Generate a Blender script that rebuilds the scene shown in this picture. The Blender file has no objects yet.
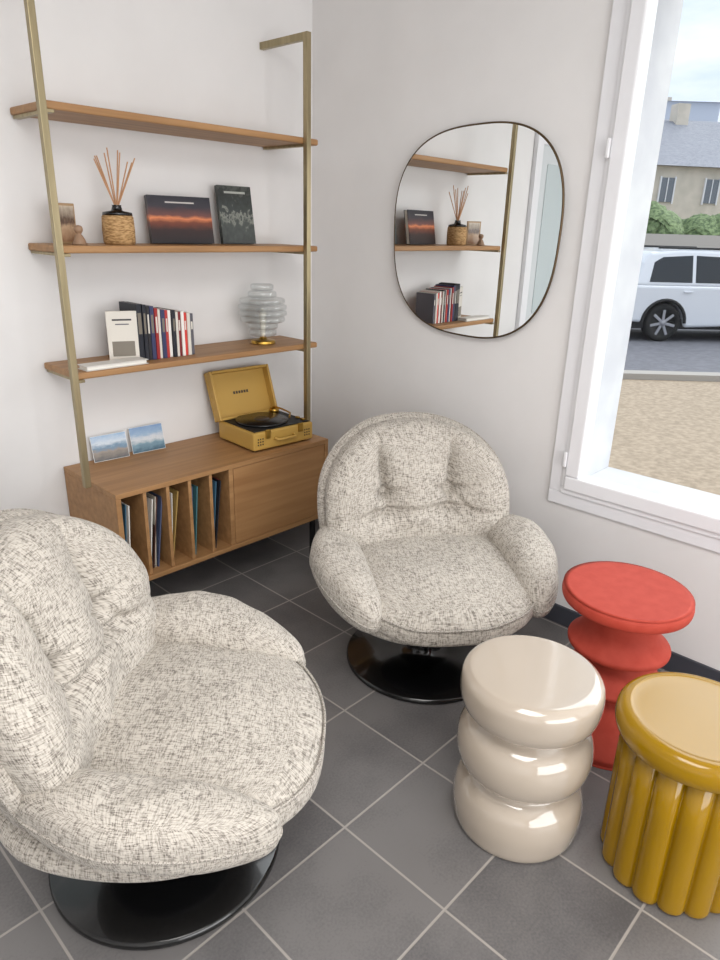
import bpy, bmesh, math, random
from mathutils import Vector, Matrix, noise
random.seed(4)
S=bpy.context.scene
COL=bpy.context.collection
def lin(c):
    return tuple(((v/255)/12.92 if v/255<=.04045 else ((v/255+.055)/1.055)**2.4) for v in c)+(1,)
# ---------------------------------------------------------------- materials
def mat(name,col,rough=.5,metal=0,coat=0,spec=.5):
    m=bpy.data.materials.new(name); m.use_nodes=True
    b=m.node_tree.nodes['Principled BSDF']
    b.inputs['Base Color'].default_value=lin(col); b.inputs['Roughness'].default_value=rough
    b.inputs['Metallic'].default_value=metal; b.inputs['Coat Weight'].default_value=coat
    b.inputs['Coat Roughness'].default_value=.03
    b.inputs['Specular IOR Level'].default_value=spec
    return m
def nt(m): return m.node_tree.nodes,m.node_tree.links,m.node_tree.nodes['Principled BSDF']
def addnoise(m,c1,c2,scale=(5,5,5),nscale=1,detail=4,lo=.35,hi=.65,bump=0,coord='Object'):
    N,L,b=nt(m)
    tc=N.new('ShaderNodeTexCoord'); mp=N.new('ShaderNodeMapping'); mp.inputs['Scale'].default_value=scale
    n=N.new('ShaderNodeTexNoise'); n.inputs['Scale'].default_value=nscale; n.inputs['Detail'].default_value=detail
    r=N.new('ShaderNodeValToRGB'); r.color_ramp.elements[0].position=lo; r.color_ramp.elements[1].position=hi
    r.color_ramp.elements[0].color=lin(c1); r.color_ramp.elements[1].color=lin(c2)
    L.new(tc.outputs[coord],mp.inputs[0]); L.new(mp.outputs[0],n.inputs[0]); L.new(n.outputs[0],r.inputs[0]); L.new(r.outputs[0],b.inputs['Base Color'])
    if bump:
        bp=N.new('ShaderNodeBump'); bp.inputs['Strength'].default_value=bump; bp.inputs['Distance'].default_value=.01
        L.new(n.outputs[0],bp.inputs['Height']); L.new(bp.outputs[0],b.inputs['Normal'])
    return m
M={}
M['wall']=addnoise(mat('wall_paint',(224,223,222),.85),(223,221,220),(228,226,225),(3,3,3))
M['ceil']=mat('ceiling_paint',(240,239,238),.9)
M['white']=mat('window_pvc',(230,230,233),.35)
M['plaster']=addnoise(mat('exterior_render',(200,200,202),.9),(190,190,194),(208,208,208),(4,4,4))
M['oak']=addnoise(mat('oak',(176,128,82),.5),(148,108,68),(174,132,88),(2.2,40,40),1,5,.3,.7,.05)
M['oakv']=addnoise(mat('oak_front',(172,124,78),.5),(148,106,66),(172,130,86),(2,30,30),1,5,.3,.7,.05)
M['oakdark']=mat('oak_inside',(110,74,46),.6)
M['brass']=addnoise(mat('brushed_brass',(150,132,98),.38,.85),(150,138,108),(170,156,124),(60,60,3))
M['black']=mat('black_steel',(12,12,13),.22,0,.4)
M['mblack']=mat('matte_black',(22,22,23),.6)
M['mirror']=mat('mirror_glass',(240,242,242),.0,1)
M['beige']=mat('glazed_beige',(180,167,152),.12,0,1)
M['yellow']=mat('glazed_ochre',(150,113,0),.15,0,.3,.35)
M['red']=addnoise(mat('coral_red',(196,66,52),.65,spec=.25),(170,61,47),(180,70,55),(30,30,30),1,3,.3,.7,.05)
M['plinth']=mat('plinth_tile',(62,64,72),.5)
M['gold']=mat('gold',(190,150,70),.3,1)
def fabric():
    m=mat('woven_tweed',(205,200,190),.95,spec=.2); N,L,b=nt(m)
    def mth(op,a=None,b_=None,c=None):
        n=N.new('ShaderNodeMath'); n.operation=op
        for i,v in enumerate((a,b_,c)):
            if v is None: continue
            if isinstance(v,(int,float)): n.inputs[i].default_value=v
            else: L.new(v,n.inputs[i])
        return n.outputs[0]
    tc=N.new('ShaderNodeTexCoord')
    sp=N.new('ShaderNodeSeparateXYZ'); L.new(tc.outputs['UV'],sp.inputs[0])
    U,V=sp.outputs[0],sp.outputs[1]
    def threads(A,B,la,lb,seed):
        row=mth('FLOOR',mth('DIVIDE',B,lb))
        off=mth('FRACT',mth('MULTIPLY',row,.377))
        col=mth('FLOOR',mth('ADD',mth('DIVIDE',A,la),off))
        cb=N.new('ShaderNodeCombineXYZ'); L.new(row,cb.inputs[0]); L.new(col,cb.inputs[1]); cb.inputs[2].default_value=seed
        wn=N.new('ShaderNodeTexWhiteNoise'); L.new(cb.outputs[0],wn.inputs[0])
        fr=mth('FRACT',mth('DIVIDE',B,lb)); rid=mth('SINE',mth('MULTIPLY',fr,math.pi))
        return wn.outputs[0],rid
    h,hr=threads(U,V,.0115,.0021,1.0)
    v,vr=threads(V,U,.0115,.0021,5.0)
    def thr(x,t,w=.30):
        r=N.new('ShaderNodeMapRange'); r.inputs[1].default_value=t-w; r.inputs[2].default_value=t+w; L.new(x,r.inputs[0]); return r.outputs[0]
    hh_=thr(h,.36); vv_=thr(v,.36)
    cross=mth('ADD',mth('MULTIPLY',hh_,.5),mth('MULTIPLY',vv_,.5))
    big=N.new('ShaderNodeTexNoise'); big.inputs['Scale'].default_value=30; big.inputs['Detail'].default_value=3; L.new(tc.outputs['UV'],big.inputs[0])
    comb2=mth('ADD',mth('MULTIPLY',cross,.9),mth('MULTIPLY',big.outputs[0],.15))
    r=N.new('ShaderNodeValToRGB'); e=r.color_ramp.elements
    e[0].color=lin((104,97,90)); e[0].position=.08; e[1].color=lin((194,187,177)); e[1].position=.92
    q=e.new(.5); q.color=lin((160,153,144))
    L.new(comb2,r.inputs[0]); L.new(r.outputs[0],b.inputs['Base Color'])
    hh=mth('ADD',mth('MULTIPLY',hr,vr),mth('MULTIPLY',cross,.5))
    bp=N.new('ShaderNodeBump'); bp.inputs['Strength'].default_value=.15; bp.inputs['Distance'].default_value=.001
    L.new(hh,bp.inputs['Height']); L.new(bp.outputs[0],b.inputs['Normal'])
    b.inputs['Sheen Weight'].default_value=.1
    return m
M['fabric']=fabric()
def tiles():
    m=mat('slate_floor_tile',(90,88,90),.42); N,L,b=nt(m)
    tc=N.new('ShaderNodeTexCoord'); sp=N.new('ShaderNodeSeparateXYZ'); L.new(tc.outputs['Object'],sp.inputs[0])
    s=.3316; ds=[]; fl=[]
    for k,o in ((0,-1.3467),(1,-1.6043)):
        a=N.new('ShaderNodeMath'); a.operation='SUBTRACT'; a.inputs[1].default_value=o-40*s; L.new(sp.outputs[k],a.inputs[0])
        d=N.new('ShaderNodeMath'); d.operation='DIVIDE'; d.inputs[1].default_value=s; L.new(a.outputs[0],d.inputs[0])
        f=N.new('ShaderNodeMath'); f.operation='FRACT'; L.new(d.outputs[0],f.inputs[0])
        g=N.new('ShaderNodeMath'); g.operation='FLOOR'; L.new(d.outputs[0],g.inputs[0]); fl.append(g)
        c=N.new('ShaderNodeMath'); c.operation='SUBTRACT'; c.inputs[1].default_value=.5; L.new(f.outputs[0],c.inputs[0])
        e=N.new('ShaderNodeMath'); e.operation='ABSOLUTE'; L.new(c.outputs[0],e.inputs[0]); ds.append(e)
    mx=N.new('ShaderNodeMath'); mx.operation='MAXIMUM'; L.new(ds[0].outputs[0],mx.inputs[0]); L.new(ds[1].outputs[0],mx.inputs[1])
    mr=N.new('ShaderNodeMapRange'); mr.inputs[1].default_value=.4885; mr.inputs[2].default_value=.493; L.new(mx.outputs[0],mr.inputs[0])
    cb=N.new('ShaderNodeCombineXYZ'); L.new(fl[0].outputs[0],cb.inputs[0]); L.new(fl[1].outputs[0],cb.inputs[1])
    wn=N.new('ShaderNodeTexWhiteNoise'); L.new(cb.outputs[0],wn.inputs[0])
    n=N.new('ShaderNodeTexNoise'); n.inputs['Scale'].default_value=5; n.inputs['Detail'].default_value=7; L.new(tc.outputs['Object'],n.inputs[0])
    n2=N.new('ShaderNodeTexNoise'); n2.inputs['Scale'].default_value=160; n2.inputs['Detail'].default_value=2; L.new(tc.outputs['Object'],n2.inputs[0])
    a1=N.new('ShaderNodeMath'); a1.operation='MULTIPLY_ADD'; a1.inputs[1].default_value=.25; L.new(wn.outputs[0],a1.inputs[0]); L.new(n.outputs[0],a1.inputs[2])
    a2=N.new('ShaderNodeMath'); a2.operation='MULTIPLY_ADD'; a2.inputs[1].default_value=.5; L.new(n2.outputs[0],a2.inputs[0]); L.new(a1.outputs[0],a2.inputs[2])
    r=N.new('ShaderNodeValToRGB'); r.color_ramp.elements[0].position=.55; r.color_ramp.elements[1].position=1.15
    r.color_ramp.elements[0].color=lin((88,86,87)); r.color_ramp.elements[1].color=lin((118,115,114)); L.new(a2.outputs[0],r.inputs[0])
    mixc=N.new('ShaderNodeMix'); mixc.data_type='RGBA'; L.new(mr.outputs[0],mixc.inputs[0]); L.new(r.outputs[0],mixc.inputs[6]); mixc.inputs[7].default_value=lin((162,156,150))
    L.new(mixc.outputs[2],b.inputs['Base Color'])
    bp=N.new('ShaderNodeBump'); bp.inputs['Strength'].default_value=.3; bp.inputs['Distance'].default_value=.002; bp.invert=True
    L.new(mr.outputs[0],bp.inputs['Height']); L.new(bp.outputs[0],b.inputs['Normal'])
    return m
M['tile']=tiles()
def glassmat(name,tint=(255,255,255),refl=.06,rough=0.0,base=.5):
    m=bpy.data.materials.new(name); m.use_nodes=True; N,L=m.node_tree.nodes,m.node_tree.links
    N.clear(); o=N.new('ShaderNodeOutputMaterial'); t=N.new('ShaderNodeBsdfTransparent'); t.inputs[0].default_value=lin(tint)
    g=N.new('ShaderNodeBsdfGlossy'); g.inputs['Roughness'].default_value=rough
    mx=N.new('ShaderNodeMixShader'); lw=N.new('ShaderNodeLayerWeight'); lw.inputs[0].default_value=.35
    ml=N.new('ShaderNodeMath'); ml.operation='MULTIPLY_ADD'; ml.inputs[1].default_value=refl*6; ml.inputs[2].default_value=refl*base; ml.use_clamp=True
    L.new(lw.outputs['Facing'],ml.inputs[0]); L.new(ml.outputs[0],mx.inputs[0]); L.new(t.outputs[0],mx.inputs[1]); L.new(g.outputs[0],mx.inputs[2]); L.new(mx.outputs[0],o.inputs[0])
    return m
M['pane']=glassmat('window_glass',(252,254,255),.012)
# ---------------------------------------------------------------- mesh helpers
def empty(name,loc=(0,0,0),rz=0):
    e=bpy.data.objects.new(name,None); COL.objects.link(e); e.location=loc; e.rotation_euler=(0,0,rz); e.empty_display_size=.1
    return e
def finish(name,me,mats,parent=None,smooth=False,bevel=0,seg=2):
    o=bpy.data.objects.new(name,me); COL.objects.link(o)
    for m in (mats if isinstance(mats,(list,tuple)) else [mats]): me.materials.append(m)
    if smooth:
        for p in me.polygons: p.use_smooth=True
    if parent: o.parent=parent
    if bevel:
        b=o.modifiers.new('bevel','BEVEL'); b.width=bevel; b.segments=seg; b.limit_method='ANGLE'; b.angle_limit=math.radians(40)
    return o
def boxes(name,bl,mats,parent=None,bevel=0,seg=2):
    V=[];F=[];MI=[]
    for b in bl:
        x0,x1,y0,y1,z0,z1=b[:6]; mi=b[6] if len(b)>6 else 0; mt=b[7] if len(b)>7 else None
        k=len(V)
        for z in (z0,z1):
            for x,y in ((x0,y0),(x1,y0),(x1,y1),(x0,y1)):
                v=Vector((x,y,z)); V.append(mt@v if mt else v)
        for f in ((3,2,1,0),(4,5,6,7),(0,1,5,4),(1,2,6,5),(2,3,7,6),(3,0,4,7)):
            F.append([k+i for i in f]); MI.append(mi)
    me=bpy.data.meshes.new(name); me.from_pydata(V,[],F)
    for p,mi in zip(me.polygons,MI): p.material_index=mi
    return finish(name,me,mats,parent,False,bevel,seg)
def lathe(name,prof,mats,parent=None,n=64,loc=(0,0,0),rfun=None,smooth=True,mt=None):
    V=[];F=[]
    for (r,z) in prof:
        for i in range(n):
            a=2*math.pi*i/n; rr=max(r,1e-4)*(rfun(a,r,z) if rfun else 1)
            v=Vector((rr*math.cos(a)+loc[0],rr*math.sin(a)+loc[1],z+loc[2])); V.append(mt@v if mt else v)
    for j in range(len(prof)-1):
        for i in range(n):
            i2=(i+1)%n; F.append([j*n+i,j*n+i2,(j+1)*n+i2,(j+1)*n+i])
    F.append([i for i in range(n)][::-1]); F.append([(len(prof)-1)*n+i for i in range(n)])
    me=bpy.data.meshes.new(name); me.from_pydata(V,[],F); 
    o=finish(name,me,mats,parent,smooth)
    bm=bmesh.new(); bm.from_mesh(me); bmesh.ops.recalc_face_normals(bm,faces=bm.faces); bm.to_mesh(me); bm.free()
    return o
def spl(pts,k=6):
    out=[]; P=[pts[0]]+list(pts)+[pts[-1]]
    for i in range(1,len(P)-2):
        p0,p1,p2,p3=P[i-1],P[i],P[i+1],P[i+2]
        for j in range(k):
            t=j/k
            out.append(tuple(.5*(2*p1[c]+(p2[c]-p0[c])*t+(2*p0[c]-5*p1[c]+4*p2[c]-p3[c])*t*t+(3*p1[c]-p0[c]-3*p2[c]+p3[c])*t**3) for c in (0,1)))
    out.append(pts[-1]); return out
def tube(name,pts,rad,mats,parent=None,cyclic=False,res=4):
    cu=bpy.data.curves.new(name,'CURVE'); cu.dimensions='3D'; cu.bevel_depth=rad; cu.bevel_resolution=res; cu.use_fill_caps=True
    sets=pts if isinstance(pts[0][0],(list,tuple,Vector)) else [pts]
    for ps in sets:
        s=cu.splines.new('POLY'); s.points.add(len(ps)-1); s.use_cyclic_u=cyclic
        for q,p in zip(s.points,ps): q.co=(p[0],p[1],p[2],1)
    o=bpy.data.objects.new(name+'_c',cu); COL.objects.link(o)
    dg=bpy.context.evaluated_depsgraph_get(); me=bpy.data.meshes.new_from_object(o.evaluated_get(dg)); bpy.data.objects.remove(o)
    me.name=name; me.materials.clear()
    return finish(name,me,mats,parent,True)
def cushion(name,half,n,m,deform,mats,parent,N=30):
    a,b,c=half; bm=bmesh.new(); uvl=bm.loops.layers.uv.new('UVMap')
    faces=[((1,0,0),(0,1,0),(0,0,1)),((-1,0,0),(0,-1,0),(0,0,1)),((0,1,0),(-1,0,0),(0,0,1)),((0,-1,0),(1,0,0),(0,0,1)),((0,0,1),(1,0,0),(0,1,0)),((0,0,-1),(-1,0,0),(0,1,0))]
    for fi,(c0,e1,e2) in enumerate(faces):
        c0,e1,e2=Vector(c0),Vector(e1),Vector(e2); g=[]
        h1=abs(e1.x)*a+abs(e1.y)*b+abs(e1.z)*c; h2=abs(e2.x)*a+abs(e2.y)*b+abs(e2.z)*c
        for i in range(N+1):
            row=[]
            for j in range(N+1):
                s=math.tan((2*i/N-1)*math.pi/4); t=math.tan((2*j/N-1)*math.pi/4)
                p=c0+e1*s+e2*t
                T=((abs(p.x)**n+abs(p.y)**n)**(m/n)+abs(p.z)**m)**(1/m); p=p/T
                q=Vector((p.x*a,p.y*b,p.z*c))
                row.append((bm.verts.new(deform(q)),(s*h1*.95+fi*1.37,t*h2*.95+fi*.61)))
            g.append(row)
        for i in range(N):
            for j in range(N):
                qd=[g[i][j],g[i+1][j],g[i+1][j+1],g[i][j+1]]
                f=bm.faces.new([x[0] for x in qd]); f.smooth=True
                for l,x in zip(f.loops,qd): l[uvl].uv=x[1]
    bmesh.ops.remove_doubles(bm,verts=bm.verts,dist=1e-5); bmesh.ops.recalc_face_normals(bm,faces=bm.faces)
    me=bpy.data.meshes.new(name); bm.to_mesh(me); bm.free()
    return finish(name,me,mats,parent,True)
def seamring(name,half,n,w,deform,parent,rad=.005,k=120):
    a,b=half; pts=[]
    for i in range(k):
        t=2*math.pi*i/k; x,y=math.cos(t),math.sin(t); T=(abs(x)**n+abs(y)**n)**(1/n)
        pts.append(deform(Vector((x/T*a,y/T*b,w))))
    return tube(name,pts,rad,M['seam'],parent,True,2)
M['seam']=addnoise(mat('fabric_piping',(176,169,160),.9),(124,118,110),(178,171,162),(300,300,300),1,1,.4,.55)
# ---------------------------------------------------------------- room
XL,YF,ZC=-4.6,-5.6,2.75
boxes('floor',[(XL-.2,.0,YF-.2,.0,-.15,0)],M['tile'])
boxes('ceiling',[(XL-.2,.3,YF-.2,.2,ZC,ZC+.15)],M['ceil'])
boxes('wall_back',[(XL-.2,.3,0,.2,-.15,ZC)],M['wall'])
boxes('wall_left',[(XL-.2,XL,YF,0,-.15,ZC)],M['wall'])
WY0,WY1,WZ0,WZ1=-3.15,-1.44,.56,2.38
TH=.27
boxes('wall_right',[(0,TH,WY1,0,-.15,ZC),(0,TH,YF,WY0,-.15,ZC),(0,TH,WY0,WY1,-.15,WZ0),(0,TH,WY0,WY1,WZ1,ZC)],M['wall'])
boxes('wall_front',[(XL,-3.9,YF-.2,YF,-.15,ZC),(-.5,.3,YF-.2,YF,-.15,ZC),(-3.9,-.5,YF-.2,YF,-.15,.3),(-3.9,-.5,YF-.2,YF,2.5,ZC)],M['wall'])
boxes('baseboard_right',[(-.012,0,YF,0,0,.08)],M['plinth'],bevel=.002)
boxes('baseboard_back',[(-2.04,-.012,-.012,0,0,.08),(XL,-2.98,-.012,0,0,.08)],M['plinth'],bevel=.002)
w=empty('window_1')
def frame(name,y0,y1,z0,z1,wd,x0,x1,mt,parent,bev=.003):
    return boxes(name,[(x0,x1,y0,y1,z0,z0+wd),(x0,x1,y0,y1,z1-wd,z1),(x0,x1,y0,y0+wd,z0+wd,z1-wd),(x0,x1,y1-wd,y1,z0+wd,z1-wd)],mt,parent,bev)
frame('casing',WY0-.05,-1.388,.510,2.43,.052,-.014,0.0,M['white'],w)
frame('fixed_frame',WY0,WY1,WZ0,WZ1,.03,-.022,.06,M['white'],w)
frame('sash',WY0+.02,WY1-.014,WZ0+.02,WZ1-.02,.055,-.032,.045,M['white'],w,.006)
boxes('pane',[(.01,.016,WY0+.07,WY1-.07,WZ0+.07,WZ1-.07)],M['pane'],w)
boxes('hinges',[(-.04,-.03,-1.456,-1.442,1.73,1.79),(-.04,-.03,-1.456,-1.442,.67,.73)],M['white'],w,.004)
frame('outer_reveal',WY0-.01,WY1+.01,WZ0-.01,WZ1+.01,.055,.06,TH+.02,M['plaster'],w,.002)
w2=empty('window_2')
boxes('frame',[(-3.9,-.5,YF-.12,YF-.05,.3,.37),(-3.9,-.5,YF-.12,YF-.05,2.43,2.5),(-3.9,-3.83,YF-.12,YF-.05,.37,2.43),(-.57,-.5,YF-.12,YF-.05,.37,2.43),(-2.24,-2.16,YF-.12,YF-.05,.37,2.43)],M['white'],w2,.004)
d=empty('door_1',(-.20,0,0))
M['door']=mat('door_paint',(206,210,212),.5); M['frost']=mat('frosted_glass',(190,200,202),.25)
boxes('casing',[(-1.93,-1.85,-.032,-.002,0,2.12),(-2.77,-2.69,-.032,-.002,0,2.12),(-2.69,-1.93,-.032,-.002,2.04,2.12)],M['white'],d,.003)
boxes('leaf',[(-2.69,-1.93,-.02,-.002,0,2.04)],M['door'],d,.002)
boxes('panels',[(-2.60,-2.02,-.026,-.02,.95,1.93),(-2.60,-2.02,-.026,-.02,.15,.85)],[M['frost']],d,.004)
tube('handle',[(-2.63,-.02,1.0),(-2.63,-.07,1.0),(-2.52,-.07,1.0)],.009,M['brass'],d)
# ---------------------------------------------------------------- wall shelf
sh=empty('wall_shelf_unit')
PX=(-1.348,-.283); PY=-.279; pw=.011
for i,x in enumerate(PX):
    boxes('post_%d'%i,[(x-pw,x+pw,PY-.012,PY+.012,.595,2.20),(x-pw,x+pw,PY+.012,0,2.174,2.20)],M['brass'],sh,.0015)
for i,z in enumerate((1.8345,1.418,1.0036)):
    xl,xr=-1.335,-.208
    boxes('shelf_%d'%i,[(xl,xr,-.266,-.004,z-.024,z)],M['oak'],sh,.006,2)
    boxes('bracket_%d'%i,[(x-.011,x+.011,-.27,-.01,z-.034,z-.0245) for x in (PX[0]+.03,PX[1])],M['brass'],sh,.001)
cb=empty('record_cabinet')
cx0,cx1,cz0,cz1,cy=-1.312,-.276,.215,.593,-.415
xm=-.815
bl=[(cx0,cx1,cy,-.004,cz1-.02,cz1),(cx0,cx1,cy,-.004,cz0,cz0+.02),(cx0,cx0+.02,cy,-.004,cz0+.02,cz1-.02),(cx1-.02,cx1,cy,-.004,cz0+.02,cz1-.02)]
boxes('carcass',bl,M['oak'],cb,.002)
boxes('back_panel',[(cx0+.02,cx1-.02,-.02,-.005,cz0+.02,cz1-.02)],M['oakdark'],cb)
sw=(xm-(cx0+.02))/5
boxes('dividers',[(cx0+.02+sw*k-.007,cx0+.02+sw*k+.007,cy+.008,-.02,cz0+.02,cz1-.02) for k in range(1,5)]+[(xm-.01,xm+.01,cy+.005,-.02,cz0+.02,cz1-.02)],M['oak'],cb,.001)
boxes('sliding_door',[(xm+.012,cx1-.022,cy+.003,cy+.02,cz0+.022,cz1-.022)],M['oakv'],cb,.002)
legs=[]
for x in (cx0+.06,cx1-.06):
    for y in (cy+.04,-.05):
        legs.append((x-.01,x+.01,y-.01,y+.01,0,cz0))
legs+= [(cx0+.05,cx1-.05,cy+.03,cy+.05,cz0-.02,cz0),(cx0+.05,cx1-.05,-.06,-.04,cz0-.02,cz0)]
boxes('legs',legs,M['mblack'],cb,.001)
cols=[(70,110,135),(200,190,175),(40,42,48),(150,60,52),(225,222,215),(80,90,120),(170,140,80),(90,60,50),(70,115,120)]
vm=[mat('sleeve_%d'%i,c,.5) for i,c in enumerate(cols)]
bl=[]
pat=[[0,4],[4,2,7,1,5],[4,6],[5,8],[0,2,3]]
for k in range(5):
    x=cx0+.02+sw*k+.012
    for ci in pat[k]:
        th=random.choice([.003,.004,.005]); lean=random.uniform(.05,.15)
        mt=Matrix.Translation((x,0,cz0+.021))@Matrix.Rotation(lean,4,'Y')
        bl.append((0,th,cy+.03+random.uniform(0,.02),cy+.34,0,.29,ci,mt)); x+=th+.006
boxes('vinyl_records',bl,vm,cb)
# ---------------------------------------------------------------- mirror
mi=empty('wall_mirror',(-.024,-.928,1.483),.008)
def outline(s=1,k=160):
    P=[]
    for i in range(k):
        t=2*math.pi*i/k; y,z=math.cos(t),math.sin(t); n=2.7
        T=(abs(y)**n+abs(z)**n)**(1/n); y,z=y/T,z/T
        P.append((y*.380*s*(1+.03*z),z*.382*s*(1-.03*y)))
    return P
P=outline(); k=len(P)
me=bpy.data.meshes.new('glass'); me.from_pydata([(-.004,y,z) for y,z in P]+[(.006,y,z) for y,z in P],[],[list(range(k))[::-1],list(range(k,2*k))]+[[i,(i+1)%k,k+(i+1)%k,k+i] for i in range(k)])
bm=bmesh.new(); bm.from_mesh(me); bmesh.ops.recalc_face_normals(bm,faces=bm.faces); bm.to_mesh(me); bm.free()
finish('glass',me,M['mirror'],mi)
M['rim']=mat('bronze_rim',(92,76,56),.35,.8)
tube('rim',[(0,y,z) for y,z in P],.0048,M['rim'],mi,True,3)
boxes('wall_mount',[(.006,.020,-.12,.12,-.05,.15)],M['mblack'],mi)
# ---------------------------------------------------------------- shelf objects
z2=1.418; z3=1.0036; z4=.593
df=empty('reed_diffuser',(-1.063,-.14,z2))
M['cork']=addnoise(mat('woven_raffia',(178,140,92),.8),(140,104,62),(195,158,110),(60,60,220),1,2,.35,.6)
lathe('pot',[(.0,0),(.05,0),(.055,.006),(.056,.05),(.054,.092),(.05,.098),(.0,.098)],M['cork'],df,40)
lathe('neck',[(.0,.098),(.052,.098),(.05,.108),(.02,.113),(.015,.130),(.018,.132),(.0,.132)],M['black'],df,32)
R=[]
for i in range(10):
    a=i*2.4; s=.045+.012*(i%3); R.append([(0.004*math.cos(a),.004*math.sin(a),.125),(s*math.cos(a)*1.25,s*.6*math.sin(a),.275+.012*(i%4))])
M['reed']=mat('reed',(188,142,104),.7)
tube('reeds',R,.0022,M['reed'],df)
def facebook(name,loc,w_,h_,th,rz,lean,cover,page=(230,225,215)):
    e=empty(name,loc,rz)
    mt=Matrix.Rotation(-lean,4,'X')
    boxes('pages',[(-w_/2+.003,w_/2-.003,-th+.002,-.002,.003,h_-.003,0,mt)],mat(name+'_pages',page,.8),e)
    boxes('cover',[(-w_/2,w_/2,-th,-th+.002,0,h_,0,mt),(-w_/2,w_/2,-.002,0,0,h_,0,mt),(-w_/2,-w_/2+.003,-th+.002,-.002,0,h_,0,mt)],cover,e)
    return e
def ramp_cover(name,stops,axis=2,nz=.12,scale=6):
    m=mat(name,(50,50,50),.35); N,L,b=nt(m)
    tc=N.new('ShaderNodeTexCoord'); sp=N.new('ShaderNodeSeparateXYZ'); L.new(tc.outputs['Generated'],sp.inputs[0])
    n=N.new('ShaderNodeTexNoise'); n.inputs['Scale'].default_value=scale; n.inputs['Detail'].default_value=5; L.new(tc.outputs['Generated'],n.inputs[0])
    a=N.new('ShaderNodeMath'); a.operation='MULTIPLY_ADD'; a.inputs[1].default_value=nz; L.new(n.outputs[0],a.inputs[0]); L.new(sp.outputs[axis],a.inputs[2])
    s=N.new('ShaderNodeMath'); s.operation='SUBTRACT'; s.inputs[1].default_value=nz*.5; L.new(a.outputs[0],s.inputs[0])
    r=N.new('ShaderNodeValToRGB'); e=r.color_ramp.elements
    e[0].position=stops[0][0]; e[0].color=lin(stops[0][1]); e[1].position=stops[-1][0]; e[1].color=lin(stops[-1][1])
    for p,c in stops[1:-1]:
        q=e.new(p); q.color=lin(c)
    L.new(s.outputs[0],r.inputs[0]); L.new(r.outputs[0],b.inputs['Base Color']); return m
c1=ramp_cover('sunset_cover',[(0,(24,18,22)),(.3,(50,30,28)),(.45,(120,62,42)),(.54,(215,130,84)),(.60,(110,70,64)),(.78,(54,50,58)),(1,(38,38,46))])
e=facebook('art_book',(-.78,-.10,z2+.001),.262,.172,.022,math.radians(-6),.16,c1)
mt=Matrix.Rotation(-.16,4,'X')
boxes('title',[(-.06,.06,-.0227,-.022,.146,.151,0,mt)],mat('title_ink',(200,195,190),.5),e)
c2=ramp_cover('dark_cover',[(0,(40,44,42)),(.35,(60,66,62)),(.5,(130,132,124)),(.58,(50,56,54)),(.85,(34,38,36)),(1,(70,74,70))],nz=.9,scale=9)
e=facebook('art_book.001',(-.505,-.09,z2+.001),.160,.225,.02,math.radians(-4),.16,c2)
boxes('title',[(-.05,.05,-.0207,-.02,.195,.203,0,mt)],mat('title_ink2',(170,172,165),.5),e)
fr=empty('photo_frame',(-1.25,-.12,z2+.001),math.radians(25))
boxes('frame',[(-.045,.045,-.012,0,0,.13)],mat('frame_wood',(170,140,105),.5),fr,.002)
c3=ramp_cover('portrait_print',[(0,(150,110,80)),(.4,(190,160,130)),(.6,(90,70,60)),(1,(200,185,165))],nz=.5,scale=5)
boxes('print',[(-.037,.037,-.0135,-.012,.008,.122)],c3,fr)
fg=empty('figurine',(-1.235,-.19,z2+.001))
M['fig']=mat('ceramic_brown',(150,120,95),.5)
lathe('body',spl([(0,0),(.018,0),(.02,.012),(.012,.028),(.008,.034),(.014,.045),(.012,.058),(0,.062)],4),M['fig'],fg,24)
lathe('feet',[(0,0),(.024,0),(.024,.006),(0,.008)],M['fig'],fg,24)
bc=[(226,222,214),(28,30,40),(36,34,38),(52,56,92),(150,34,34),(176,52,46),(235,232,226),(120,30,34),(214,208,198),(90,88,96),(205,60,50),(120,112,100)]
bm_=[mat('book_%d'%i,c,.5) for i,c in enumerate(bc)]
bl=[]
mt=Matrix.Translation((-1.150,-.150,z3+.001))@Matrix.Rotation(math.radians(-24),4,'Z')
bl.append((0,.108,0,.012,0,.184,8,mt)); bl.append((.014,.094,-.001,0,.02,.075,11,mt)); bl.append((.02,.088,-.001,0,.15,.156,2,mt)); bl.append((.03,.078,-.001,0,.135,.139,9,mt))
x=-1.052
for (wd,hh,ci) in [(.02,.207,1),(.014,.205,1),(.012,.20,2),(.016,.198,3),(.013,.19,4),(.012,.185,8),(.016,.182,3),(.012,.18,5),(.014,.178,6),(.014,.178,1),(.01,.172,8),(.012,.17,7),(.012,.172,6),(.012,.165,10),(.014,.165,8),(.014,.16,9)]:
    y0=-.205+random.uniform(0,.01); bl.append((x,x+wd,y0,-.07,z3+.001,z3+.001+hh,ci))
    if ci not in (8,6,0): bl.append((x+.003,x+wd-.003,y0-.0006,y0,z3+.10,z3+hh-.03,8 if random.random()<.35 else 11))
    x+=wd+.0015
boxes('book_row',bl,bm_,None,.0005,1)
ob=empty('paperback_book',(-1.175,-.196,z3+.001),math.radians(1))
boxes('pages',[(-.115,.115,-.060,.0,.002,.014)],mat('paper',(232,228,220),.8),ob,.002)
boxes('cover',[(-.12,.12,-.065,.002,0,.002),(-.12,.12,-.065,.002,.014,.0165)],mat('softcover',(214,210,204),.5),ob)
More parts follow.
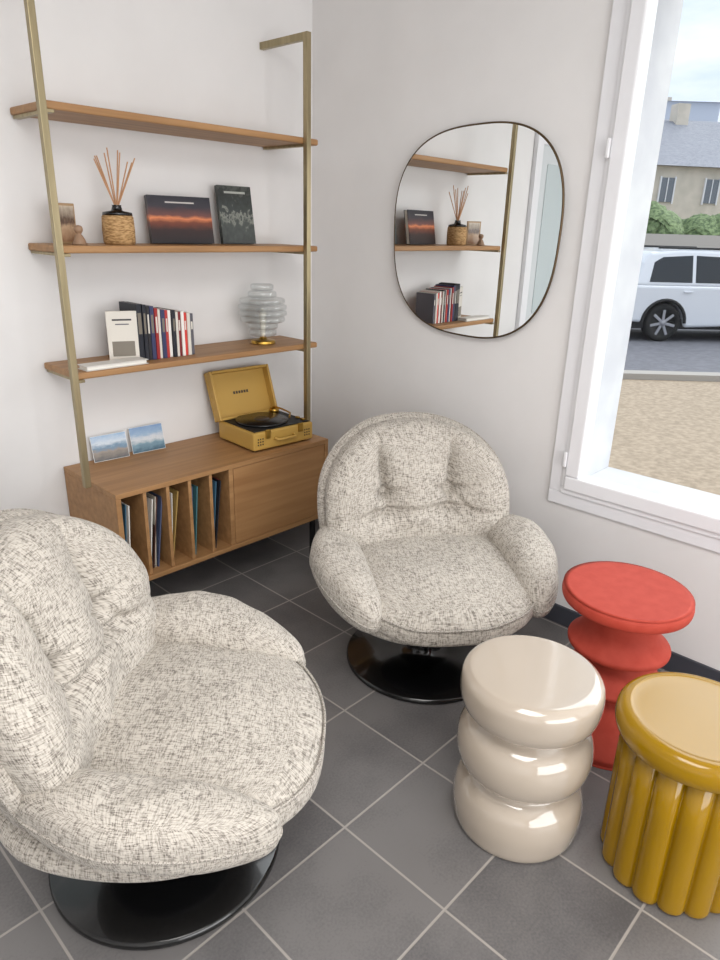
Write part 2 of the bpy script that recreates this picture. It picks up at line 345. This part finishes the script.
# glass lamp
lp=empty('glass_table_lamp',(-.42,-.14,z3+.001))
lathe('foot',spl([(0,0),(.052,0),(.054,.006),(.05,.014),(.02,.018),(.012,.03),(0,.03)],3),M['gold'],lp,32)
M['lampbody']=glassmat('lamp_glass_clear',(250,252,252),.09,.05,.7)
z=.034
for i,(rr,hh) in enumerate(((.06,.030),(.066,.030),(.098,.026),(.106,.026),(.106,.026),(.098,.026),(.062,.03),(.050,.03))):
    lathe('glass_ring_%d'%i,[(.02,z),(rr-.008,z),(rr-.001,z+.004),(rr,z+hh*.5),(rr-.001,z+hh-.008),(rr-.008,z+hh-.004),(.02,z+hh-.004)],M['lampbody'],lp,56); z+=hh
M['bulb']=mat('frosted_bulb',(240,235,225),.4)
lathe('bulb',spl([(0,.03),(.010,.035),(.012,.07),(.016,.11),(.014,.14),(0,.152)],4),M['bulb'],lp,24)
pc1=ramp_cover('postcard_coast',[(0,(90,90,92)),(.35,(150,140,130)),(.5,(110,140,165)),(.7,(205,215,225)),(1,(150,180,210))],nz=.4)
pc2=ramp_cover('postcard_sea',[(0,(60,90,110)),(.3,(120,150,165)),(.5,(205,208,212)),(.7,(150,175,200)),(1,(120,150,190))],nz=.4)
for nm,x,c,hh in (('postcard',-1.132,pc1,.103),('postcard.001',-.965,pc2,.108)):
    e=empty(nm,(x,-.05,z4+.001),math.radians(-4)); mt=Matrix.Rotation(-.25,4,'X')
    boxes('white_border',[(-.073,.073,-.001,0,0,hh,0,mt)],mat(nm+'_paper',(225,225,225),.5),e)
    boxes('print',[(-.0715,.0715,-.0014,-.001,.0015,hh-.0015,0,mt)],c,e)
# record player
rp=empty('record_player',(-.665,-.37,z4+.001),math.radians(-3))
M['mustard']=mat('mustard_leatherette',(186,148,72),.5)
boxes('case',[(0,.320,0,.27,.008,.086)],M['mustard'],rp,.008,3)
boxes('deck',[(.012,.308,.012,.258,.0865,.091)],M['mblack'],rp,.002)
lathe('platter',[(0,.091),(.112,.091),(.115,.094),(.115,.100),(.113,.102),(0,.102)],mat('vinyl',(16,16,17),.25),rp,64,(.138,.133,0))
lathe('label',[(0,.102),(.034,.102),(.034,.1035),(0,.1035)],mat('record_label',(60,50,46),.5),rp,32,(.138,.133,0))
tube('tonearm',[(.27,.22,.119),(.272,.16,.119),(.262,.09,.117),(.235,.06,.108)],.004,M['gold'],rp)
lathe('tonearm_base',[(0,.091),(.022,.091),(.022,.109),(.012,.114),(0,.122)],M['gold'],rp,24,(.27,.22,0))
boxes('controls',[(.285,.3,.03,.05,.091,.099),(.285,.3,.065,.085,.091,.099)],M['gold'],rp,.002)
mt=Matrix.Translation((-.012,.268,.080))@Matrix.Rotation(math.radians(-20),4,'X')
boxes('lid',[(0,.315,0,.012,0,.220,0,mt),(0,.012,-.04,0,0,.220,0,mt),(.303,.315,-.04,0,0,.220,0,mt),(.012,.303,-.04,0,0,.012,0,mt),(.012,.303,-.04,0,.208,.220,0,mt)],M['mustard'],rp,.004)
boxes('lid_lettering',[(.12+.014*i,.129+.014*i,-.002,0,.11,.122,0,mt) for i in range(6)],mat('lettering',(60,50,40),.5),rp)
boxes('latches',[(.06,.085,-.006,.0,.055,.094),(.235,.26,-.006,.0,.055,.094)],M['gold'],rp,.002)
boxes('speaker_grilles',[(.02+.012*i,.026+.012*i,-.001,.001,.03+.012*j,.036+.012*j) for i in range(3) for j in range(3)]+[(.27+.012*i,.276+.012*i,-.001,.001,.03+.012*j,.036+.012*j) for i in range(3) for j in range(3)],M['mblack'],rp)
tube('handle',[(.11,-.002,.05),(.115,-.02,.045),(.205,-.02,.045),(.21,-.002,.05)],.006,M['mustard'],rp)
boxes('feet',[(x,x+.02,y,y+.02,0,.009) for x in (.02,.275) for y in (.02,.225)],M['mblack'],rp)
# ---------------------------------------------------------------- armchair
def nz(p,s,a,seed=0):
    return a*noise.noise(Vector((p[0]*s+seed,p[1]*s,p[2]*s)))
def armchair(name,loc,ang,seed,bh=0):
    e=empty(name,loc,ang)
    F=M['fabric']
    lathe('base_disc',[(0,0),(.278,0),(.284,.004),(.284,.014),(.278,.02),(.10,.024),(.05,.03),(.045,.06),(.045,.20),(0,.20)],M['black'],e,72)
    lathe('mount_plate',[(0,.19),(.20,.19),(.22,.205),(.22,.25),(0,.25)],M['mblack'],e,48)
    def dsh(q):
        x,y,z=q
        k=1
        if z<0: k=1-.28*(z/.09)**2
        x*=k; y=y*k
        zz=.322+z
        if y<-.2: zz+=.25*(-.2-y)
        if y>.1: zz-=.2*(y-.1)**2
        return Vector((x,y+.012,zz))+Vector((0,0,nz(q,6,.005,seed)))
    cushion('lower_shell',(.370,.360,.086),2.4,2.3,dsh,F,e,28)
    def dse(q):
        x,y,z=q
        zz=.376+z
        if y>.06: zz-=.50*(y-.06)**2
        if z>0: 
            zz+=.008*max(0,1-(x/.3)**2)*max(0,1-(y/.35)**2)
            zz+=nz((x,y*.5,0),12,.005,seed+5)
        zz-=.035*y
        return Vector((x,y+.062,zz))+Vector((nz(q,7,.004,seed),0,nz(q,7,.006,seed+3)))
    cushion('seat_cushion',(.333,.336,.062),2.5,3.2,dse,F,e,44)
    seamring('seat_piping',(.331,.334),2.5,.030,dse,e,.0036)
    TA=math.tan(math.radians(16))
    def dbk(q,fr=True):
        x,zq,wy=q
        y=wy
        if wy>0:
            f=min(1,wy/.05)
            for sx in (-.125,.125):
                sg=1 if sx>0 else -1
                dx=x-sx-.02*sg*((zq-.05)/.15); dz=zq-.11
                y-=f*(.066*math.exp(-abs(dx)/.013-(dz*dz)/(.10**2))+.044*math.exp(-(dx*dx)/(.028**2)-((zq-.04)**2)/(.026**2)))
                y-=f*.028*math.exp(-((zq-.04-.35*abs(dx))**2)/(.011**2)-(dx*dx)/(.06**2))
                y-=f*.016*math.exp(-((zq-.04+.8*dx*sg)**2)/(.011**2)-((dx-.04*sg)**2)/(.05**2))
            y-=f*.044*math.exp(-((zq+.015+.25*x*x)**2)/(.016**2))*math.exp(-(x/.28)**4)*(.35+.65*math.exp(-((abs(x)-.13)/.07)**2))
            y+=f*.018*math.cos(x*2*math.pi/.26)*math.exp(-((zq-.06)/.17)**2)
            y+=f*nz((x,zq,0),13,.008,seed+2)
        y+=nz(q,6,.012,seed)
        y+=.60*x*x + .6*max(0,abs(x)-.22)**2
        xs=x*(1-.10*((zq+.0)/.29 if zq>0 else 0)**2)
        return Vector((xs,y-.222-TA*zq-.12*zq*zq,.554+bh+zq))
    cushion('back_cushion',(.350,.278+bh,.100),2.5,2.7,dbk,F,e,76)
    def dbs(q):
        v=dbk(Vector((q[0],q[1],-.001))); v.y+=q[2]-.060; return v
    cushion('back_shell',(.366,.284+bh,.075),2.5,2.4,dbs,F,e,28)
    def dring(q):
        v=dbk(Vector((q.x,q.y,-.001))); v.y-=.060; return v
    seamring('back_piping',(.366,.284+bh),2.5,0,dring,e,.004)
    for sx,nm in ((-1,'arm_left'),(1,'arm_right')):
        def dar(q,sx=sx):
            x,y,z=q
            t=(y+.25)/.50
            wid=.80+.26*math.sin(math.pi*min(1,max(0,t*.9+.1)))
            x*=wid; z*=.98+.04*t
            cx=.317+.018*math.sin(math.pi*t)-.038*max(0,t-.45)**1.3*2
            zz=.432+z-.072*t*t+.022*(1-t)
            xx=cx+x
            zz+=.14*x
            if z>0: zz+=nz((x,y,0),16,.006,seed+sx*3)
            return Vector((sx*xx,y+.078,zz))+Vector((nz(q,8,.006,seed+sx),0,nz(q,8,.010,seed-sx)))
        cushion(nm,(.088,.248,.074),2.4,2.7,dar,F,e,32)
        pts=[]
        for i in range(100):
            t=2*math.pi*i/100; x,y=math.cos(t),math.sin(t); n=2.4
            T=(abs(x)**n+abs(y)**n)**(1/n)
            pts.append(dar(Vector((x/T*.088,y/T*.248,-.006))))
        tube(nm+'_piping',pts,.0034,M['seam'],e,True,2)
    return e
def ang(fx,fy): return math.atan2(fy,fx)-math.pi/2
armchair('swivel_armchair',(-.588,-1.258,0),ang(-.55,-.835),1.3)
armchair('swivel_armchair.001',(-1.70,-1.318,0),ang(.685,-.728),8.1,.016)
# ---------------------------------------------------------------- stools
e=empty('ceramic_stool',(-.985,-1.90,0))
prof=[(0,.0),(.10,.0),(.150,.0),(.163,.010),(.169,.040),(.171,.080),(.163,.122),(.143,.150),(.128,.165),(.142,.180),(.164,.202),(.174,.240),(.172,.280),(.158,.312),(.136,.331),(.128,.341),(.142,.351),(.166,.368),(.176,.395),(.178,.428),(.174,.452),(.162,.466),(.145,.471),(.08,.4715),(0,.4715)]
lathe('body',spl(prof,5),M['beige'],e,96)
e=empty('ceramic_stool.001',(-.840,-2.258,0))
lathe('fluted_body',[(0,0),(.150,0),(.158,.004),(.163,.012),(.164,.022),(.164,.1),(.164,.25),(.163,.395),(.15,.398),(0,.398)],M['yellow'],e,360,rfun=lambda a,r,z:(.855+.145*math.sqrt(max(0,1-((((a*15/(2*math.pi))%1)*2-1)**2)*.98))) if r>.14 and z>=0 else 1)
lathe('top',spl([(0,.388),(.15,.388),(.174,.392),(.183,.406),(.185,.424),(.181,.442),(.170,.454),(.155,.457),(.145,.455),(.08,.454),(0,.454)],5),M['yellow'],e,96)
e=empty('ceramic_stool.002',(-.475,-1.915,0))
prof=[(0,0),(.180,0),(.188,.004),(.190,.014),(.188,.024),(.165,.045),(.135,.085),(.110,.130),(.098,.155),(.094,.165),(.098,.175),(.118,.190),(.140,.200),(.146,.206),(.146,.214),(.138,.222),(.112,.245),(.092,.268),(.086,.280),(.092,.290),(.122,.305),(.146,.318),(.150,.324),(.149,.334),(.138,.344),(.120,.365),(.108,.392),(.104,.425),(.106,.445),(.118,.457),(.165,.463),(.180,.467),(.185,.474),(.187,.486),(.185,.499),(.178,.506),(.170,.507),(0,.507)]
lathe('turned_body',spl(prof,3),M['red'],e,96)
# ---------------------------------------------------------------- outside
GZ=-.3
r_=Vector((.69,-.72,0)).normalized(); n_=Vector((.72,.69,0)).normalized()
M['sand']=addnoise(mat('gravel_ground',(150,128,104),.95),(150,134,114),(176,158,136),(6,6,6),3,8)
M['road']=addnoise(mat('asphalt',(92,92,98),.9),(100,100,106),(116,116,122),(4,4,4),3,8)
M['kerb']=mat('kerb_stone',(168,162,154),.9)
boxes('ground_gravel',[(.27,45,-45,40,GZ-.3,GZ-.05)],M['sand'])
A=Matrix(((r_.x,n_.x,0,0),(r_.y,n_.y,0,0),(0,0,1,0),(0,0,0,1)))
boxes('street',[(-30,40,6.0,13,GZ-.049,GZ,0,A),(-30,40,5.75,5.999,GZ-.049,GZ+.03,1,A),(-30,40,13.001,13.3,GZ-.049,GZ+.05,1,A)],[M['road'],M['kerb']])
def car(name,loc,ang_,col):
    e=empty(name,loc,ang_)
    pm=mat(name+'_paint',col,.25,0,.6); gl=mat(name+'_glass',(34,40,46),.08); bk=mat(name+'_plastic',(25,25,26),.6)
    al=mat(name+'_alloy',(165,165,170),.4,.4); ty=mat(name+'_tyre',(20,20,20),.8); lt=mat(name+'_tail_light',(120,12,14),.2)
    W=.88
    def extr(nm,prof,y0,y1,mt,bev=.03,taper=None):
        V=[];k=len(prof)
        for y in (y0,y1):
            for (x,z) in prof:
                yy=y
                if taper: yy=y*(1-taper(z))
                V.append((x,yy,z))
        F=[list(range(k))[::-1],list(range(k,2*k))]+[[i,(i+1)%k,k+(i+1)%k,k+i] for i in range(k)]
        me=bpy.data.meshes.new(nm); me.from_pydata(V,[],F)
        bm=bmesh.new(); bm.from_mesh(me); bmesh.ops.recalc_face_normals(bm,faces=bm.faces); bm.to_mesh(me); bm.free()
        return finish(nm,me,mt,e,False,bev,3)
    def arch(cx,r=.38,k=9):
        return [(cx+r*math.cos(math.pi*i/k),.33+r*math.sin(math.pi*i/k)) for i in range(k+1)]
    low=[(-.72,.35)]+[(-.74,.75),(-.66,.98),(2.2,.98),(3.1,.92),(3.5,.78),(3.6,.5),(3.55,.3)]+arch(2.75)+[(.42,.25)]+arch(0)
    extr('lower_body',low,-W,W,pm,.05)
    cab=[(-.66,.96),(-.50,1.36),(-.34,1.53),(.2,1.585),(.9,1.58),(1.4,1.52),(2.25,.97)]
    tp=lambda z:.20*max(0,z-.96)/.6
    extr('cabin',cab,-W,W,pm,.06,tp)
    gw=[(-.36,1.03),(-.28,1.36),(-.12,1.45),(.42,1.485),(.42,1.03)]
    gw2=[(.48,1.03),(.48,1.485),(1.10,1.465),(1.15,1.03)]; gw3=[(1.22,1.03),(1.17,1.46),(1.36,1.43),(1.98,1.03)]
    for i,g in enumerate((gw,gw2,gw3)):
        extr('side_glass_%d'%i,g,-W-.006,W+.006,gl,.005,tp)
    extr('sills',[(-.72,.22),(-.72,.40),(3.58,.40),(3.58,.22)],-W+.05,W-.05,bk,.02)
    for cx in (0,2.75):
        for sy in (-1,1):
            mt=Matrix.Translation((cx,sy*(W-.10),.33))@Matrix.Rotation(-sy*math.pi/2,4,'X')
            lathe('tyre',spl([(.235,-.1),(.30,-.1),(.33,-.07),(.335,0),(.33,.07),(.30,.105),(.245,.105),(.235,.09)],3),ty,e,48,mt=mt)
            lathe('rim',[(0,.0),(.22,.0),(.245,.02),(.245,.10),(.23,.10),(.22,.04),(0,.03)],bk,e,40,mt=mt)
            sp=[]
            for k in range(7):
                sp.append((-.024,.024,.03,.235,.05,.10,0,mt@Matrix.Rotation(k*2*math.pi/7,4,'Z')))
            boxes('spokes',sp,al,e,.006)
            lathe('hub',[(0,.03),(.06,.03),(.06,.1),(0,.1)],al,e,24,mt=mt)
            tube('arch_trim',[(cx+.40*math.cos(math.pi*i/14),sy*(W-.01),.33+.40*math.sin(math.pi*i/14)) for i in range(15)],.030,bk,e)
    boxes('tail_lights',[(-.755,-.60,-W-.004,-W+.2,.74,.95),(-.755,-.60,W-.2,W+.004,.74,.95)],lt,e,.02)
    boxes('door_handles',[(.28,.44,-W-.03,-W,.86,.89),(1.1,1.26,-W-.03,-W,.86,.89)],pm,e,.01)
    boxes('roof_rails',[(-.2,1.2,sy*.66-.02,sy*.66+.02,1.585,1.62) for sy in (-1,1)],bk,e,.01)
    return e
ca=math.atan2(r_.y,r_.x)
car('car',(10.55+n_.x*.85-r_.x*.16,2.05+n_.y*.85-r_.y*.16,GZ),ca+.06,(222,225,230))
def at(n,s): return Vector((n_.x*n+r_.x*s,n_.y*n+r_.y*s,0))
p=at(16.5,5.0); car('car.001',(p.x,p.y,GZ),ca,(120,140,165))
M['gw']=mat('garden_wall_render',(186,182,176),.9)
boxes('garden_wall',[(-20,30,20,20.3,GZ-.05,1.55,0,A)],M['gw'])
M['leaf']=addnoise(mat('hedge_leaves',(70,92,50),.9),(72,90,58),(132,150,104),(3,3,3),3,6)
bm=bmesh.new()
for i in range(30):
    s=-16+i*1.4+random.uniform(-.4,.4); c=at(22.2+random.uniform(-.3,.5),s)
    mtx=Matrix.Translation((c.x,c.y,GZ+1.3))@Matrix.Diagonal((1.15,1.15,random.uniform(1.1,1.5),1))
    bmesh.ops.create_icosphere(bm,subdivisions=4,radius=1,matrix=mtx)
for v in bm.verts:
    d_=noise.noise(v.co*1.6)*.35+noise.noise(v.co*5)*.2
    v.co+=Vector((d_,d_*.6,d_))
    v.co.z=max(v.co.z,GZ-.06)
me=bpy.data.meshes.new('hedge'); bm.to_mesh(me); bm.free(); finish('hedge',me,M['leaf'])
M['stucco']=addnoise(mat('stucco',(168,158,142),.9),(200,192,178),(216,206,192),(1,1,1),2,6)
M['slate']=addnoise(mat('slate_roof',(84,88,98),.7),(128,130,138),(146,148,156),(2,2,9),3,4)
M['winglass']=mat('house_window_glass',(110,116,124),.15)
def house(name,n,s,wd,dp,h,rh,rot=0,wall=None,rows=2):
    c=at(n,s); e=empty(name,(c.x,c.y,GZ-.05),ca+rot)
    boxes('walls',[(-wd/2,wd/2,0,dp,0,h)],wall or M['stucco'],e)
    V=[(-wd/2-.2,-.3,h),(wd/2+.2,-.3,h),(wd/2+.2,dp+.3,h),(-wd/2-.2,dp+.3,h),(-wd/2-.2,dp/2,h+rh),(wd/2+.2,dp/2,h+rh)]
    me=bpy.data.meshes.new('roof'); me.from_pydata(V,[],[(0,1,5,4),(2,3,4,5),(0,4,3),(1,2,5),(3,2,1,0)]); finish('roof',me,M['slate'],e)
    wb=[];fbx=[]
    cols_=max(2,int(wd/1.9))
    for r in range(rows):
        for k in range(cols_):
            x=-wd/2+wd*(k+.5)/cols_; z=.9+r*2.3
            wb.append((x-.3,x+.3,-.05,.02,z,z+.95)); fbx+= [(x-.36,x-.3,-.07,.02,z-.06,z+1.0),(x+.3,x+.36,-.07,.02,z-.06,z+1.0),(x-.02,x+.02,-.07,.02,z,z+.95)]
    boxes('window_panes',wb,M['winglass'],e); boxes('window_frames',fbx,M['white'],e)
    boxes('chimney',[(wd*.3,wd*.3+.6,dp/2-.3,dp/2+.3,h+rh*.6,h+rh+.7)],M['stucco'],e)
    return e
house('house',28,13.2,6.2,7,4.6,2.2,.15)
house('house.001',30,7.0,5.4,7,3.9,1.8,-.1)
house('house.002',36,20.5,7,8,5.6,2.4,.1)
house('house.003',31,-2,9,8,4.0,2.2,-.1)
house('apartment_building',66,25.5,14,12,13.2,.6,0,mat('pale_concrete',(180,186,198),.9),5)
# ---------------------------------------------------------------- world & lights
wd=bpy.data.worlds.new('world'); S.world=wd; wd.use_nodes=True
N,L=wd.node_tree.nodes,wd.node_tree.links; bg=N['Background']
tc=N.new('ShaderNodeTexCoord'); mp=N.new('ShaderNodeMapping'); mp.inputs['Scale'].default_value=(1,1,3.5)
n=N.new('ShaderNodeTexNoise'); n.inputs['Scale'].default_value=3; n.inputs['Detail'].default_value=6
r=N.new('ShaderNodeValToRGB'); r.color_ramp.elements[0].position=.38; r.color_ramp.elements[1].position=.58
r.color_ramp.elements[0].color=lin((200,215,238)); r.color_ramp.elements[1].color=lin((245,247,250))
L.new(tc.outputs['Generated'],mp.inputs[0]); L.new(mp.outputs[0],n.inputs[0]); L.new(n.outputs[0],r.inputs[0]); L.new(r.outputs[0],bg.inputs[0]); bg.inputs[1].default_value=1.3
def area(name,loc,rot,sx,sy,p,col=(1,1,1)):
    l=bpy.data.lights.new(name,'AREA'); l.shape='RECTANGLE'; l.size=sx; l.size_y=sy; l.energy=p; l.color=col
    o=bpy.data.objects.new(name,l); COL.objects.link(o); o.location=loc; o.rotation_euler=rot; return o
area('added_ceiling_fill',(-2.2,-2.6,2.70),(0,0,0),1.2,1.2,44,(1,.985,.96))  # added fill lamp out of view, brightens the interior
area('added_shopfront_fill',(-2.2,YF+.02,1.4),(math.radians(90),0,0),3.3,2.1,112,(1,.995,.98))  # added fill lamp standing in for daylight from the windows behind the camera
sun=bpy.data.lights.new('sun','SUN'); sun.energy=3.6; sun.angle=math.radians(70); sun.color=(1,.985,.955)
so=bpy.data.objects.new('sun',sun); COL.objects.link(so); so.rotation_euler=Vector((1,-.55,.9)).to_track_quat('Z','Y').to_euler()
# ---------------------------------------------------------------- camera
cd=bpy.data.cameras.new('camera'); co=bpy.data.objects.new('camera',cd); COL.objects.link(co); S.camera=co
yaw,pit,rol,f=.7534,.3545,.0285,683.17
fw=Vector((math.cos(yaw)*math.cos(pit),math.sin(yaw)*math.cos(pit),-math.sin(pit)))
rr=Vector((math.sin(yaw),-math.cos(yaw),0)); uu=rr.cross(fw)
r2=rr*math.cos(rol)+uu*math.sin(rol); u2=-rr*math.sin(rol)+uu*math.cos(rol)
mw=Matrix.Identity(4)
for i in range(3): mw[i][0]=r2[i]; mw[i][1]=u2[i]; mw[i][2]=-fw[i]
mw.translation=Vector((-2.3469,-2.5621,1.5)); co.matrix_world=mw
cd.sensor_fit='VERTICAL'; cd.sensor_height=24; cd.lens=f/960*24; cd.clip_start=.05; cd.clip_end=300
S.view_settings.view_transform='Standard'; S.view_settings.look='None'; S.view_settings.exposure=0
